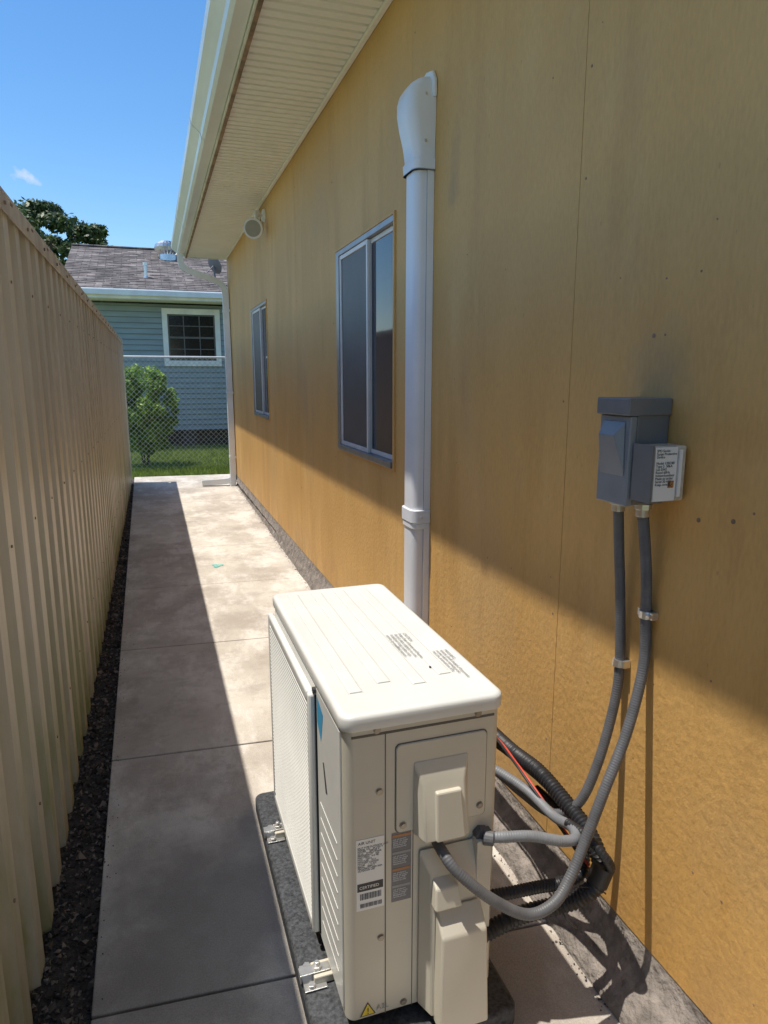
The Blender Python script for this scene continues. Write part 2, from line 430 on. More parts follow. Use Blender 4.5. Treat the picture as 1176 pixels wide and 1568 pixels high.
for yy_ in (2.2, 5.2, 8.2):
    mb.extr([(a-.003, b-.002) for a, b in gp[1:8]]+[(a-.001, b) for a, b in reversed(gp[1:8])], 'y', yy_, yy_+.05)
mb.obj('gutter_joint_straps', M_gutter, ho)
mb = MB().hexa([(.44, -2.2, 3.262), (4.5, -2.2, 4.60), (4.5, YE+.15, 4.60), (.44, YE+.15, 3.262)],
               [(.44, -2.2, 3.285), (4.5, -2.2, 4.625), (4.5, YE+.15, 4.625), (.44, YE+.15, 3.285)])
mb.hexa([(4.5, -2.2, 4.60), (8.5, -2.2, 3.1), (8.5, YE+.15, 3.1), (4.5, YE+.15, 4.60)],
        [(4.5, -2.2, 4.625), (8.5, -2.2, 3.13), (8.5, YE+.15, 3.13), (4.5, YE+.15, 4.625)])
mb.obj('roof', M_shingle, ho)
MB().tube([(.46, 9.83, 3.13), (.46, 9.83, 3.03), (.52, 9.84, 2.93), (.90, 9.86, 2.80), (1.0, 9.86, 2.72), (1.02, 9.86, 2.60)], .03, sq=(.046, .038), step=.02).obj('downspout_offset', M_gutter, ho)
MB().tube([(1.02, 9.86, 2.64), (1.02, 9.86, .20), (1.00, 9.87, .10), (.93, 9.89, .065), (.60, 9.95, .045)], .03, sq=(.046, .038), step=.02).obj('downspout', M_gutter, ho)
mb = MB()
for z in (2.4, 1.3, .4): mb.box(.979, 1.069, 9.80, 9.92, z, z+.03)
mb.obj('downspout_straps', M_gutter, ho)
for (a, b, c, d) in win:
    e = .028; X0 = 1.064
    mb = MB()
    mb.box(X0, 1.10, a, a+.010, c, d).box(X0, 1.10, b-.062, b, c, d).box(X0, 1.10, a+.0101, b-.0621, d-e, d)
    mb.box(X0-.012, 1.10, a+.0101, b-.0621, c, c+.03)
    mb.obj('window_frame', M_alum, ho, bevel=.002)
    MB().box(X0-.003, X0+.006, a-.018, a-.0005, c-.015, d+.012).box(X0-.003, X0+.006, a, b, d+.0005, d+.012).obj('window_trim', M_wall, ho)
    mid = a+(b-a)*.42
    mb = MB()
    for (y0, y1, xx) in ((a+.012, mid+.012, 1.088), (mid-.012, b-.065, 1.070)):
        s = .022
        mb.box(xx, xx+.016, y0, y0+s, c+.032, d-e-.002).box(xx, xx+.016, y1-s, y1, c+.032, d-e-.002)
        mb.box(xx, xx+.016, y0+s, y1-s, c+.032, c+.032+s).box(xx, xx+.016, y0+s, y1-s, d-e-.002-s, d-e-.002)
    mb.obj('window_sashes', M_sash, ho, bevel=.0015)
    MB().box(1.094, 1.097, a+.03, mid, c+.05, d-.05).obj('window_glass', M_glass, ho)
    MB().box(1.077, 1.079, mid+.008, b-.086, c+.05, d-.05).obj('window_screen', M_screen, ho)
    MB().box(1.105, 1.16, a, b, c, d).obj('dark_room', M_dark, ho)
mb = MB()
for sy in seams[2:8]:
    for z in [.25+.2*i for i in range(14)]:
        if random.random() < .5:
            yv = sy+random.choice((-.025, .025)); zz = z+random.uniform(-.04, .04)
            if any(h[0]-.03 < yv < h[1]+.03 and h[2]-.03 < zz < h[3]+.03 for h in win): continue
            mb.cyl((W-.0008, yv, zz), (W+.001, yv, zz), .0035, k=7)
for (yv, zz) in ((1.12, 1.235), (1.03, 1.25), (1.30, 1.62), (1.46, 1.36)): mb.cyl((W-.001, yv, zz), (W+.001, yv, zz), .005, k=8)
for i in range(40):
    yv = random.uniform(.5, 2.5); zz = random.uniform(.2, 2.4); mb.cyl((W-.0006, yv, zz), (W+.001, yv, zz), random.uniform(.0015, .003), k=6)
mb.obj('siding_nails', M_drip, ho)

# ------------------------------------------------------------ flood light
fl = empty('wall_flood_light')
MB().cyl((1.069, 6.62, 2.97), (1.045, 6.62, 2.97), .058, .05, 20).obj('mount_plate', M_sash, fl, bevel=.004)
MB().tube([(1.045, 6.62, 2.97), (1.0, 6.60, 2.96), (.975, 6.56, 2.90)], .014).obj('arm', M_sash, fl, smooth=True)
d = Vector((-.35, -.85, -.25)).normalized(); c = Vector((.945, 6.50, 2.83))
MB().cyl(c-d*.09, c-d*.02, .03, .082, 24).cyl(c-d*.02, c+d*.02, .088, .088, 24).obj('lamp_housing', M_sash, fl, smooth=True)
MB().cyl(c+d*.021, c+d*.024, .070, .070, 24).obj('lamp_lens', simple('lamp_glass', (.30, .28, .23), .15), fl)
MB().tube([c-d*.08, c-d*.1+Vector((.02, .03, .03)), Vector((1.03, 6.63, 2.93))], .006).obj('wire', M_black, fl)
MB().box(.995, 1.05, 6.74, 6.80, 2.90, 3.04).obj('motion_sensor', M_sash, fl, bevel=.01)

# ------------------------------------------------------------ line set cover (white duct)
lc = empty('white_line_set_cover')
def coverprof(y0, y1, x0, r, n=6):
    out = [(W-.001, y0)]+[(x0+r-r*math.sin(math.radians(90*i/n)), y0+r-r*math.cos(math.radians(90*i/n))) for i in range(n+1)]
    out += [(x0+r-r*math.cos(math.radians(90*i/n)), y1-r+r*math.sin(math.radians(90*i/n))) for i in range(n+1)]
    out.append((W-.001, y1)); return out
MB().extr(coverprof(2.60, 2.725, .995, .030), 'z', .30, 2.36).obj('duct_cover', M_pvc, lc, smooth=True)
MB().extr(coverprof(2.594, 2.732, 1.040, .004), 'z', .28, 2.34).obj('duct_base', M_pvc, lc, smooth=True)
MB().extr(coverprof(2.588, 2.737, .987, .032), 'z', .93, .985).obj('coupling', M_pvc, lc, bevel=.003, smooth=True)
MB().extr(coverprof(2.591, 2.734, .990, .032), 'z', .905, .9295).obj('coupling_lip', M_pvc, lc, bevel=.003, smooth=True)
rs = []
for z, y0, y1, x0, r in ((2.30, 2.588, 2.737, .986, .032), (2.335, 2.586, 2.740, .984, .033), (2.345, 2.592, 2.734, .990, .033), (2.40, 2.590, 2.738, .982, .036), (2.46, 2.586, 2.746, .968, .04), (2.51, 2.585, 2.750, .960, .042), (2.55, 2.585, 2.750, .960, .042), (2.58, 2.588, 2.746, .968, .042),
                         (2.605, 2.594, 2.740, .986, .04), (2.622, 2.604, 2.73, 1.012, .03), (2.630, 2.615, 2.72, 1.040, .018)):
    rs.append([(x, yv, z) for x, yv in coverprof(y0, y1, x0, r)])
MB().rings(rs).obj('wall_inlet_hood', M_pvc, lc, smooth=True)
MB().extr([(2.575, 2.55), (2.575, 2.61), (2.60, 2.645), (2.655, 2.658), (2.71, 2.645), (2.745, 2.61), (2.745, 2.55)], 'x', 1.055, W-.001).obj('hood_flange', M_pvc, lc, bevel=.004)
MB().box(1.0385, 1.040, 2.5925, 2.5938, .30, 2.30).obj('seam', M_pvcs, lc)
MB().extr(coverprof(2.5865, 2.7385, .9855, .032), 'z', 2.300, 2.303).obj('hood_joint', M_pvcs, lc)
mb = MB()
for z in (2.40, 2.56, .955): mb.cyl((1.03, 2.5835, z), (1.03, 2.590, z), .005, k=8)
mb.obj('screws', M_zinc, lc)

# ------------------------------------------------------------ disconnect box
db = empty('electrical_disconnect_box')
MB().box(.985, W-.001, 1.228, 1.330, 1.252, 1.472).obj('enclosure', M_box, db, bevel=.003)
MB().box(.957, W-.001, 1.222, 1.336, 1.448, 1.485).obj('top_hood', M_box, db, bevel=.003)
MB().box(.966, .984, 1.226, 1.332, 1.250, 1.447).obj('front_cover', M_boxl, db, bevel=.003)
MB().hexa([(.961, 1.238, 1.335), (.9655, 1.236, 1.315), (.9655, 1.322, 1.315), (.961, 1.320, 1.335)],
          [(.944, 1.252, 1.405), (.9655, 1.242, 1.435), (.9655, 1.316, 1.435), (.944, 1.306, 1.405)]).obj('cover_handle', M_boxl, db, bevel=.002)
for yv, x in ((1.245, 1.03), (1.318, 1.02)):
    mb = MB().cyl((x, yv, 1.2515), (x, yv, 1.238), .020, .020, 8).cyl((x, yv, 1.238), (x, yv, 1.222), .016, .016, 16)
    mb.obj('conduit_fitting', M_zinc, db, bevel=.001)
sp = empty('surge_protector')
MB().box(.978, 1.064, 1.163, 1.220, 1.270, 1.388).obj('case', M_clear, sp, bevel=.004)
MB().box(.974, .979, 1.160, 1.221, 1.268, 1.390).obj('edge_plate', M_box, sp)
MB().box(.982, 1.038, 1.1605, 1.1622, 1.272, 1.386).obj('label', M_lab, sp)
text("SPD Series\nSurge Protective\nDevice\n\nModel 120/240\nType 2  50kA\nLot 0342\nRated 60Hz\nIndoor/outdoor\nMade to order\nSerial 20 417\nKeep covered", .0076, (.985, 1.160, 1.376), (math.pi/2, 0, 0), M_ink, sp)
MB().box(1.018, 1.033, 1.1595, 1.1602, 1.300, 1.315).obj('code_square', M_orange, sp)
mb = MB()
for i in range(5):
    for j in range(5):
        if random.random() < .55: mb.box(1.0185+i*.0028, 1.0208+i*.0028, 1.1592, 1.1596, 1.3005+j*.0028, 1.3028+j*.0028)
mb.obj('code_cells', M_ink, sp)
MB().box(1.042, 1.050, 1.158, 1.1625, 1.28, 1.38).obj('rib', M_lab, sp)

# ------------------------------------------------------------ outdoor unit
ac = empty('air_conditioner_outdoor_unit')
x0, x1, y0, y1, zb, zt = .333, .697, 1.258, 2.12, .085, .828
MB().extr(rrect(x0, x1, y0, y1, .022, 8), 'z', zb, zt-.016).obj('casing', M_acb, ac, bevel=.003, smooth=True)
rs = []
for z, g, r in ((zt-.022, .006, .028), (zt-.016, .008, .030), (zt+.004, .008, .030), (zt+.009, .006, .029), (zt+.0125, .001, .026), (zt+.0135, -.006, .020), (zt+.0118, -.013, .016)):
    rs.append([(x, yv, z) for x, yv in rrect(x0-g, x1+g, y0-g, y1+g, r, 8)])
MB().rings(rs).obj('lid', M_acw, ac, smooth=True)
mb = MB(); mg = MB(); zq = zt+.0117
for i in range(4):
    xx = x0+.055+i*.076
    a_, b_ = y0+.10+.03*(i % 2), y1-.035
    mb.extr([(xx-.016, zq), (xx-.013, zq+.0030), (xx+.013, zq+.0030), (xx+.016, zq)], 'y', a_, b_)
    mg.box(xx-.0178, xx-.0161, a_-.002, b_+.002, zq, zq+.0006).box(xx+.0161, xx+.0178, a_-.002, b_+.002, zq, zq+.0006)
mb.obj('lid_ribs', M_acw, ac, bevel=.0008)
mg.obj('lid_rib_shade_lines', M_acribshade, ac)  # thin strips with rib shade put into their colour
zz = zt+.0152
text('CAUTION\nkeep clear of snow and leaves\ndo not place objects on unit\ninstall per local codes only\nservice by qualified person', .0140, (.606, y0+.40, zz), (0, 0, -math.pi/2), M_inkg, ac, 'lid_text')
text("WARNING\nelectric shock hazard, disconnect\npower before servicing unit\nread the instructions first", .0125, (.668, y0+.26, zz), (0, 0, -math.pi/2), M_inkg, ac, 'lid_text')
MB().box(.594, .598, y0+.17, y0+.176, zt+.0118, zt+.0155).obj('lid_marks', M_ink, ac)
MB().box(x0-.004, x0-.0005, y0+.024, y1-.03, zb+.02, zt-.032).obj('front_skin', M_acw, ac)
gx = x0-.024; gy0, gy1 = 1.50, 2.115; gz0, gz1 = .115, .782
mb = MB().box(gx, x0-.004, gy0, gy0+.022, gz0, gz1).box(gx, x0-.004, gy1-.022, gy1, gz0, gz1)
mb.box(gx, x0-.004, gy0+.022, gy1-.022, gz1-.03, gz1).box(gx, x0-.004, gy0+.022, gy1-.022, gz0, gz0+.03)
mb.obj('grille_frame', M_acw, ac, bevel=.007, seg=3, smooth=True)
mb = MB(); z = gz0+.036
while z < gz1-.034: mb.box(gx+.002, gx+.010, gy0+.02, gy1-.02, z, z+.005); z += .0125
yv = gy0+.05
while yv < gy1-.03: mb.box(gx+.0101, gx+.016, yv, yv+.004, gz0+.03, gz1-.03); yv += .045
mb.obj('grille_bars', M_acw, ac)
MB().box(x0-.0055, x0-.0042, gy0+.02, gy1-.02, gz0+.03, gz1-.03).obj('grille_dark', M_dark, ac)
MB().box(gx+.016, x0-.0041, gy0-.003, gy0-.0005, gz0, gz1-.003).obj('grille_seam', M_dark, ac)
MB().poly([(x0-.0046, 1.43, .760), (x0-.0046, 1.49, .780), (x0-.0046, 1.49, .715), (x0-.0046, 1.455, .68)]).obj('blue_badge', M_blue, ac)
MB().poly([(x0-.0046, 1.40, .575), (x0-.0046, 1.43, .64), (x0-.0046, 1.44, .635), (x0-.0046, 1.415, .57)]).obj('dark_badge', M_ink, ac)
mb = MB()
for i in range(9): mb.box(x0-.0050, x0-.0041, 1.315, 1.475, .17+i*.042, .1725+i*.042)
mb.obj('front_embossed_lines', M_acw, ac)
MB().cyl((x0-.012, 1.505, .79), (x0-.004, 1.505, .79), .008, k=10).obj('grille_screw', M_ink, ac)
yn = y0
M_seam = simple('seam_grey', (.14, .125, .10), .8)
mb = MB().box(.4225, .4245, yn-.0012, yn+.002, zb+.0, zt-.035)
mb.box(.4875, .489, yn-.0012, yn+.002, zb+.0, .55)
mb.obj('panel_seams', M_seam, ac)
MB().box(.349, .680, yn-.0009, yn+.002, zt-.040, zt-.0345).obj('lid_shadow_gap', M_seam, ac)
def rpanel(a, b, c, d, r, yy0, yy1, name, mat, bev=.002):
    return MB().extr(rrect(a, b, c, d, r, 5), 'y', yy0, yy1).obj(name, mat, ac, bevel=bev, smooth=True)
rpanel(.445, .664, .546, .760, .012, yn-.0012, yn+.003, 'service_cover_groove', M_seam, .0005)
rpanel(.447, .662, .548, .758, .012, yn-.0045, yn+.002, 'service_cover', M_acb, .002)
def wedge(a, b, c, d, out, top=.10, tin=.02, name='bulge', mat=M_acb, bot=.0):
    yb = yn-.0044
    mb = MB()
    mb.v = [(a, yb, c), (b, yb, c), (b, yb, d), (a, yb, d),
            (a+tin, yn-out, c+bot), (b-tin, yn-out, c+bot), (b-tin*1.3, yn-out*.55, d-top), (a+tin*1.3, yn-out*.55, d-top)]
    mb.f = [(0, 1, 5, 4), (1, 2, 6, 5), (2, 3, 7, 6), (3, 0, 4, 7), (4, 5, 6, 7), (3, 2, 1, 0)]
    return mb.obj(name, mat, ac, bevel=.004, seg=3, smooth=True)
wedge(.485, .617, .540, .714, .048, .050, .014, 'wiring_hood')
MB().hexa([(.522, yn-.044, .542), (.592, yn-.044, .542), (.592, yn-.056, .542), (.522, yn-.056, .542)][::-1],
          [(.527, yn-.026, .650), (.587, yn-.026, .650), (.587, yn-.040, .650), (.527, yn-.040, .650)][::-1]).obj('wiring_hood_centre', M_acb, ac, bevel=.004)
wedge(.500, .655, .090, .495, .050, .055, .018, 'valve_cover_upper')
MB().hexa([(.525, yn-.088, .075), (.645, yn-.088, .075), (.645, yn-.040, .075), (.525, yn-.040, .075)],
          [(.530, yn-.078, .315), (.640, yn-.078, .315), (.640, yn-.036, .365), (.530, yn-.036, .365)]).obj('valve_cover_lower', M_acb, ac, bevel=.006, seg=3, smooth=True)
MB().hexa([(.520, yn-.060, .372), (.585, yn-.060, .372), (.585, yn-.030, .372), (.520, yn-.030, .372)],
          [(.525, yn-.050, .420), (.580, yn-.050, .420), (.580, yn-.022, .438), (.525, yn-.022, .438)]).obj('valve_cover_step', M_acb, ac, bevel=.004)
rpanel(.632, .670, .13, .50, .006, yn-.030, yn-.002, 'pipe_guard', M_acb)
mb = MB()
def screw(x, z, dy=0):
    mb.cyl((x, yn-dy-.004, z), (x, yn-dy+.002, z), .0062, .0062, 12)
    mb.cyl((x, yn-dy-.0015, z), (x, yn-dy+.002, z), .0085, .0085, 16)
for x, z in ((.410, .655), (.413, .29), (.405, .800), (.64, .800), (.468, .100), (.680, .14)): screw(x, z)
for x, z in ((.463, .565), (.648, .575)): screw(x, z, .005)
mb.obj('screws', simple('dull_screw', (.30, .27, .23), .4, .6), ac)
def lbl(a, b, c, d, mat, name='label', dy=.0006): return MB().box(a, b, yn-dy-.0004, yn-dy+.0004, c, d).obj(name, mat, ac)
R90 = (math.pi/2, 0, 0)
lbl(.3565, .4205, .372, .548, M_lab, 'rating_label')
text("AIR UNIT", .0095, (.361, yn-.0013, .536), R90, M_ink, ac)
text("SPLIT TYPE OUTDOOR UNIT\nMODEL NO    24 LVJU 9\nPOWER     208/230 V\n60 Hz    SINGLE PHASE\nREFRIGERANT    R32\nMAX PRESS   410 PSI\nMCA    16.8 A\nMAX FUSE    20 A\nFACTORY CHARGE\n2.5 LBS     1.13 KG\nSERIAL    004417\nMANUFACTURED 2024\nOUTDOOR USE", .0055, (.3595, yn-.0013, .526), R90, M_ink, ac)
lbl(.3585, .418, .4205, .440, M_ink, 'certified_band', .0012)
text("CERTIFIED", .0098, (.363, yn-.0018, .4265), R90, M_lab, ac)
mb = MB()
for z_0, z_1 in ((.399, .414), (.379, .389)):
    xb = .365
    while xb < .414:
        w = random.choice((.0006, .0012, .0018)); mb.box(xb, xb+w, yn-.0018, yn-.0008, z_0, z_1); xb += w+random.choice((.0008, .0014))
mb.obj('barcode', M_ink, ac)
lbl(.438, .484, .374, .547, M_labg, 'warning_label')
for i, z in enumerate((.536, .494, .452, .410)):
    lbl(.4395, .4825, z, z+.006, M_orange if i in (0, 2) else M_inkg, 'warning_band', .0012)
    text("risk of electric\nshock can cause\ninjury or death\ndisconnect all\nremote power", .0054, (.4405, yn-.0015, z-.007), R90, M_lab, ac)
MB().poly([(.362, yn-.001, .092), (.400, yn-.001, .092), (.381, yn-.001, .128)]).obj('warning_triangle_rim', M_ink, ac)
MB().poly([(.3655, yn-.0016, .0945), (.3965, yn-.0016, .0945), (.381, yn-.0016, .1235)]).obj('warning_triangle', M_yellow, ac)
text("!", .024, (.3782, yn-.0022, .0965), R90, M_ink, ac)
text("A2L", .018, (.4015, yn-.0016, .100), R90, M_inkg, ac)
mb = MB(); z = .15
while z < .75: mb.box(x1-.001, x1+.003, 1.34, 2.06, z, z+.006); z += .02
mb.obj('rear_coil_fins', M_labg, ac)
mb = MB()
for yv in (1.40, 1.97): mb.box(x0-.045, x1+.05, yv, yv+.05, .062, .084)
mb.obj('mounting_feet', M_acb, ac, bevel=.003)
mb = MB().cyl((.652, yn+.001, .503), (.652, yn-.02, .503), .019, .019, 6).cyl((.652, yn-.021, .503), (.672, yn-.034, .503), .0175, .0165, 16)
mb.box(.645, .672, yn-.024, yn-.006, .490, .518)
mb.obj('conduit_connector', M_cond, ac, bevel=.002)
pd = empty('equipment_pad')
MB().extr(rrect(.258, .738, 1.19, 2.245, .03, 5), 'z', .004, .060).obj('pad_body', M_pad, pd, bevel=.008, smooth=True)
mb = MB()
for yv in (1.41, 1.98):
    mb.box(.255, .332, yv, yv+.026, .0865, .0895)
    mb.box(.262, .318, yv-.025, yv+.055, .0625, .066)
    mb.box(.255, .258, yv, yv+.026, .066, .0864)
    mb.cyl((.300, yv+.013, .0895), (.300, yv+.013, .108), .006, k=8)
    mb.cyl((.300, yv+.013, .0896), (.300, yv+.013, .098), .012, k=6)
    mb.cyl((.280, yv+.044, .066), (.280, yv+.044, .075), .010, k=6)
    mb.cyl((.280, yv-.014, .066), (.280, yv-.014, .075), .010, k=6)
mb.obj('hold_down_brackets', M_zinc, pd, bevel=.001)

# ------------------------------------------------------------ conduits and lines
cs = empty('flexible_conduit')
A = [(1.02, 1.318, 1.235), (1.035, 1.323, 1.12), (1.045, 1.322, 1.02), (1.052, 1.314, .838), (1.04, 1.309, .729), (1.0, 1.305, .579), (.96, 1.319, .468), (.92, 1.372, .414), (.88, 1.455, .428), (.84, 1.50, .462), (.78, 1.60, .50)]
MB().tube(A, .0122, rib=.03, rp=.006, step=.0016).obj('conduit', M_cond, cs, smooth=True)
mb = MB().cyl((1.050, 1.315, .83), (1.0515, 1.315, .848), .0155, k=14).box(1.05, 1.069, 1.295, 1.306, .830, .848)
mb.obj('strap', M_zinc, cs)
cs2 = empty('flexible_conduit.001')
B = [(1.03, 1.245, 1.235), (1.045, 1.237, 1.10), (1.053, 1.236, .991), (1.05, 1.227, .866), (1.0, 1.206, .72), (.93, 1.183, .596), (.88, 1.176, .478), (.83, 1.159, .402), (.78, 1.144, .367), (.715, 1.146, .359), (.63, 1.157, .415), (.563, 1.184, .477), (.543, 1.215, .505), (.540, 1.262, .515)]
MB().tube(B, .0125, rib=.03, rp=.006, step=.0016).obj('conduit', M_cond, cs2, smooth=True)
mb = MB().cyl((1.053, 1.236, .982), (1.053, 1.236, 1.0), .0160, k=14).box(1.05, 1.069, 1.212, 1.262, .982, 1.0)
mb.cyl((1.04, 1.216, .991), (1.066, 1.216, .991), .005, k=8)
mb.obj('strap', M_zinc, cs2, bevel=.001)
cs3 = empty('flexible_conduit.002')
C = [(.668, 1.232, .503), (.70, 1.220, .504), (.76, 1.208, .500), (.83, 1.193, .482), (.872, 1.20, .474), (.892, 1.245, .468), (.89, 1.32, .448), (.87, 1.43, .46), (.80, 1.53, .49), (.74, 1.62, .50)]
MB().tube(C, .0125, rib=.03, rp=.006, step=.0016).obj('conduit', M_cond2, cs3, smooth=True)
ls = empty('refrigerant_line_set')
L1 = [(1.00, 2.65, .34), (1.0, 2.55, .30), (.97, 2.3, .33), (.95, 1.95, .42), (.93, 1.62, .46), (.935, 1.47, .475), (.945, 1.36, .455), (.952, 1.25, .425), (.935, 1.18, .375), (.89, 1.19, .32), (.83, 1.22, .285), (.75, 1.23, .275), (.66, 1.235, .25), (.63, 1.25, .24)]
MB().tube(L1, .020, rib=.08, rp=.010, step=.0020).obj('insulated_pipe', M_black, ls, smooth=True)
L2 = [(1.0, 2.70, .32), (1.0, 2.6, .28), (.99, 2.3, .29), (.97, 1.95, .36), (.96, 1.62, .42), (.965, 1.42, .43), (.955, 1.30, .405), (.92, 1.23, .355), (.87, 1.24, .325), (.80, 1.235, .335), (.72, 1.235, .34), (.64, 1.25, .335)]
MB().tube(L2, .014, rib=.08, rp=.008, step=.0020).obj('insulated_pipe', M_black, ls, smooth=True)
L5 = [(.95, 1.5, .40), (.975, 1.36, .39), (.972, 1.24, .385), (.95, 1.17, .40), (.925, 1.15, .44), (.90, 1.19, .475), (.89, 1.26, .47)]
MB().tube(L5, .011, rib=.05, rp=.008, step=.0020).obj('insulated_pipe', M_black, ls, smooth=True)
L3 = [(1.0, 2.60, .34), (.95, 2.2, .36), (.91, 1.7, .47), (.885, 1.50, .49), (.89, 1.40, .465), (.915, 1.30, .41), (.93, 1.22, .37)]
MB().tube(L3, .0036, step=.006).obj('control_wire', M_red, ls, smooth=True)
L4 = [(p[0]-.012, p[1]+.01, p[2]+.012) for p in L3]
MB().tube(L4, .0036, step=.006).obj('control_wire_black', M_black, ls, smooth=True)
MB().tube([(.87, 1.17, .37), (.93, 1.18, .34), (.96, 1.19, .31)], .002, step=.006).obj('cable_tie', M_black, ls)
MB().tube([(.80, 1.15, .36), (.815, 1.13, .325), (.84, 1.13, .30)], .0018, step=.006).obj('cable_tie', M_black, ls)
MB().cyl((.942, 1.18, .40), (.925, 1.182, .355), .026, k=16).obj('tape_wrap', M_black, ls, smooth=True)

# ------------------------------------------------------------ chain-link fence
cl = empty('chain_link_fence')
YC = 12.0; H = 1.85; xa, xb = -1.6, 4.0
mb = MB(); s = .085; r = .0030
def wire(p, q):
    p = Vector(p); q = Vector(q); d = (q-p).normalized(); u = Vector((0, 1, 0)); w = d.cross(u)
    n = len(mb.v)
    for c in (p, q):
        for k in range(3):
            a = 2*math.pi*k/3; mb.v.append(tuple(c+u*r*math.cos(a)+w*r*math.sin(a)))
    mb.f.extend([(n, n+1, n+4, n+3), (n+1, n+2, n+5, n+4), (n+2, n, n+3, n+5)])
x = xa-H
while x < xb:
    for sgn in (1, -1):
        p = [x, 0]; q = [x+H, H]
        if p[0] < xa: p = [xa, xa-x]
        if q[0] > xb: q = [xb, xb-x]
        if sgn == 1: wire((p[0], YC, p[1]), (q[0], YC, q[1]))
        else: wire((xa+xb-p[0], YC+.008, p[1]), (xa+xb-q[0], YC+.008, q[1]))
    x += s
mb.obj('wire_mesh', M_galv, cl)
mb = MB().cyl((xa, YC+.03, H), (xb, YC+.03, H), .018, k=10)
for x in (-1.0, 1.38, 3.7): mb.cyl((x, YC+.04, -.1), (x, YC+.04, H+.03), .024, k=12)
mb.obj('posts_and_rail', M_galv, cl, smooth=True)

# ------------------------------------------------------------ grass
mb = MB()
for i in range(30000):
    y = 11.22+4.9*random.random()**1.3; x = random.uniform(-1.2, 2.2)
    h = random.uniform(.03, .09); a = random.random()*6.28; w = .004+.004*random.random()
    dx, dy = math.cos(a)*w, math.sin(a)*w; lx, ly = random.uniform(-.03, .03), random.uniform(-.03, .03)
    n = len(mb.v); mb.v += [(x-dx, y-dy, -.03), (x+dx, y+dy, -.03), (x+lx, y+ly, -.03+h)]; mb.f.append((n, n+1, n+2))
mb.obj('grass', M_grass)

# ------------------------------------------------------------ leaves
def leaves(mb, centres, count, size, flat=1.0):
    for i in range(count):
        c, R = random.choice(centres)
        d = Vector((random.gauss(0, 1), random.gauss(0, 1), random.gauss(0, 1))).normalized()
        p = Vector(c)+Vector((d.x*R, d.y*R, d.z*R*flat))*(random.random()**.4)
        n = (d+Vector((random.gauss(0, .7), random.gauss(0, .7), random.gauss(0, .7)+.5))).normalized()
        u = n.orthogonal().normalized(); u.rotate(Matrix.Rotation(random.random()*6.28, 3, n)); w = n.cross(u)
        s = size*random.uniform(.6, 1.3); k = len(mb.v)
        mb.v += [tuple(p-u*s), tuple(p+w*s*.45), tuple(p+u*s), tuple(p-w*s*.45)]; mb.f.append((k, k+1, k+2, k+3))

sh = empty('shrub')
mb = MB(); cen = []
SX, SY = -.19, 12.70
for i in range(150):
    a = random.random()*6.28; z = random.uniform(.30, 1.58)
    prof_r = .56*math.sqrt(max(.08, 1-((z-.98)/.78)**2))
    rr = prof_r*random.uniform(.2, 1.0)**.7
    cen.append(((SX+rr*math.cos(a), SY+.8*rr*math.sin(a), z+random.uniform(-.05, .07)), random.uniform(.07, .16)))
leaves(mb, cen, 36000, .030)
mb.obj('foliage', M_leafS, sh)
mb = MB()
for i in range(7):
    a = i*.9; mb.tube([(SX+.03*math.cos(a), SY+.03*math.sin(a), -.05), (SX+.12*math.cos(a), SY+.12*math.sin(a), .5), (SX+.25*math.cos(a), SY+.25*math.sin(a), 1.1)], .014, k=6, step=.1)
mb.obj('stems', M_bark, sh)

tr = empty('oak_tree')
mb = MB(); cen = []; TX, TY = -4.5, 40
for i in range(75):
    a = random.random()*6.28; el = random.uniform(-.5, 1.0); rr = 3.1*math.sqrt(max(0, 1-el*el))*random.uniform(.45, 1.05)
    cen.append(((TX+rr*math.cos(a), TY+rr*math.sin(a), 7.3+el*2.7*random.uniform(.75, 1.05)), random.uniform(.35, .8)))
leaves(mb, cen, 20000, .15, .7)
mb.obj('crown', M_leafT, tr)
mb = MB().cyl((TX, TY, -.1), (TX, TY, 3.2), .38, .28, 12)
for i in range(9):
    a = i*.7; R = random.uniform(1.2, 2.0); mb.cyl((TX, TY, 3.1+.1*i), (TX+R*math.cos(a), TY+R*math.sin(a), 6.3+.25*i), .16, .05, 8)
mb.obj('trunk', M_bark, tr)

# ------------------------------------------------------------ neighbour house
nh = empty('blue_house')
NY = 16.0; xl, xr = -1.3, 11; z0, z1 = .36, 3.06
wx0, wx1, wz0, wz1 = .40, 1.40, 1.88, 2.86
def lap(xA, xB, zA, zB):
    z = z0
    while z < z1:
        a = max(z, zA); b = min(z+.115, zB)
        if b > a+.001:
            mb.v.extend([(xA, NY-.024, a), (xB, NY-.024, a), (xB, NY-.004, b), (xA, NY-.004, b), (xA, NY-.004, a), (xB, NY-.004, a)])
            k = len(mb.v)-6; mb.f.extend([(k, k+1, k+2, k+3), (k+4, k+5, k+1, k)])
        z += .115
mb = MB(); lap(xl, wx0, z0, z1); lap(wx1, xr, z0, z1); lap(wx0, wx1, z0, wz0); lap(wx0, wx1, wz1, z1)
mb.obj('lap_siding', M_siding, nh)
mb = MB(); z = z0
while z < z1:
    if not (wz0-.12 < z < wz1+.12): mb.box(xl+.1, xr, NY-.0248, NY-.0243, z, z+.012)
    else: mb.box(xl+.1, wx0-.111, NY-.0248, NY-.0243, z, z+.012).box(wx1+.111, xr, NY-.0248, NY-.0243, z, z+.012)
    z += .115
mb.obj('lap_edges', simple('lap_edge_dark', (.17, .21, .23), .7), nh)
MB().box(xl, xr, NY+.02, NY+6.5, z0, z1).obj('house_core', M_siding, nh)
MB().box(xl+.1, xr, NY+.25, NY+6.4, -.05, z0-.01).obj('crawl_space_skirting', M_brickd, nh)
mb = MB()
for x in (-1.0, .6, 2.2, 4): mb.box(x, x+.3, NY+.03, NY+.24, -.05, z0-.005)
mb.obj('piers', M_brickd, nh)
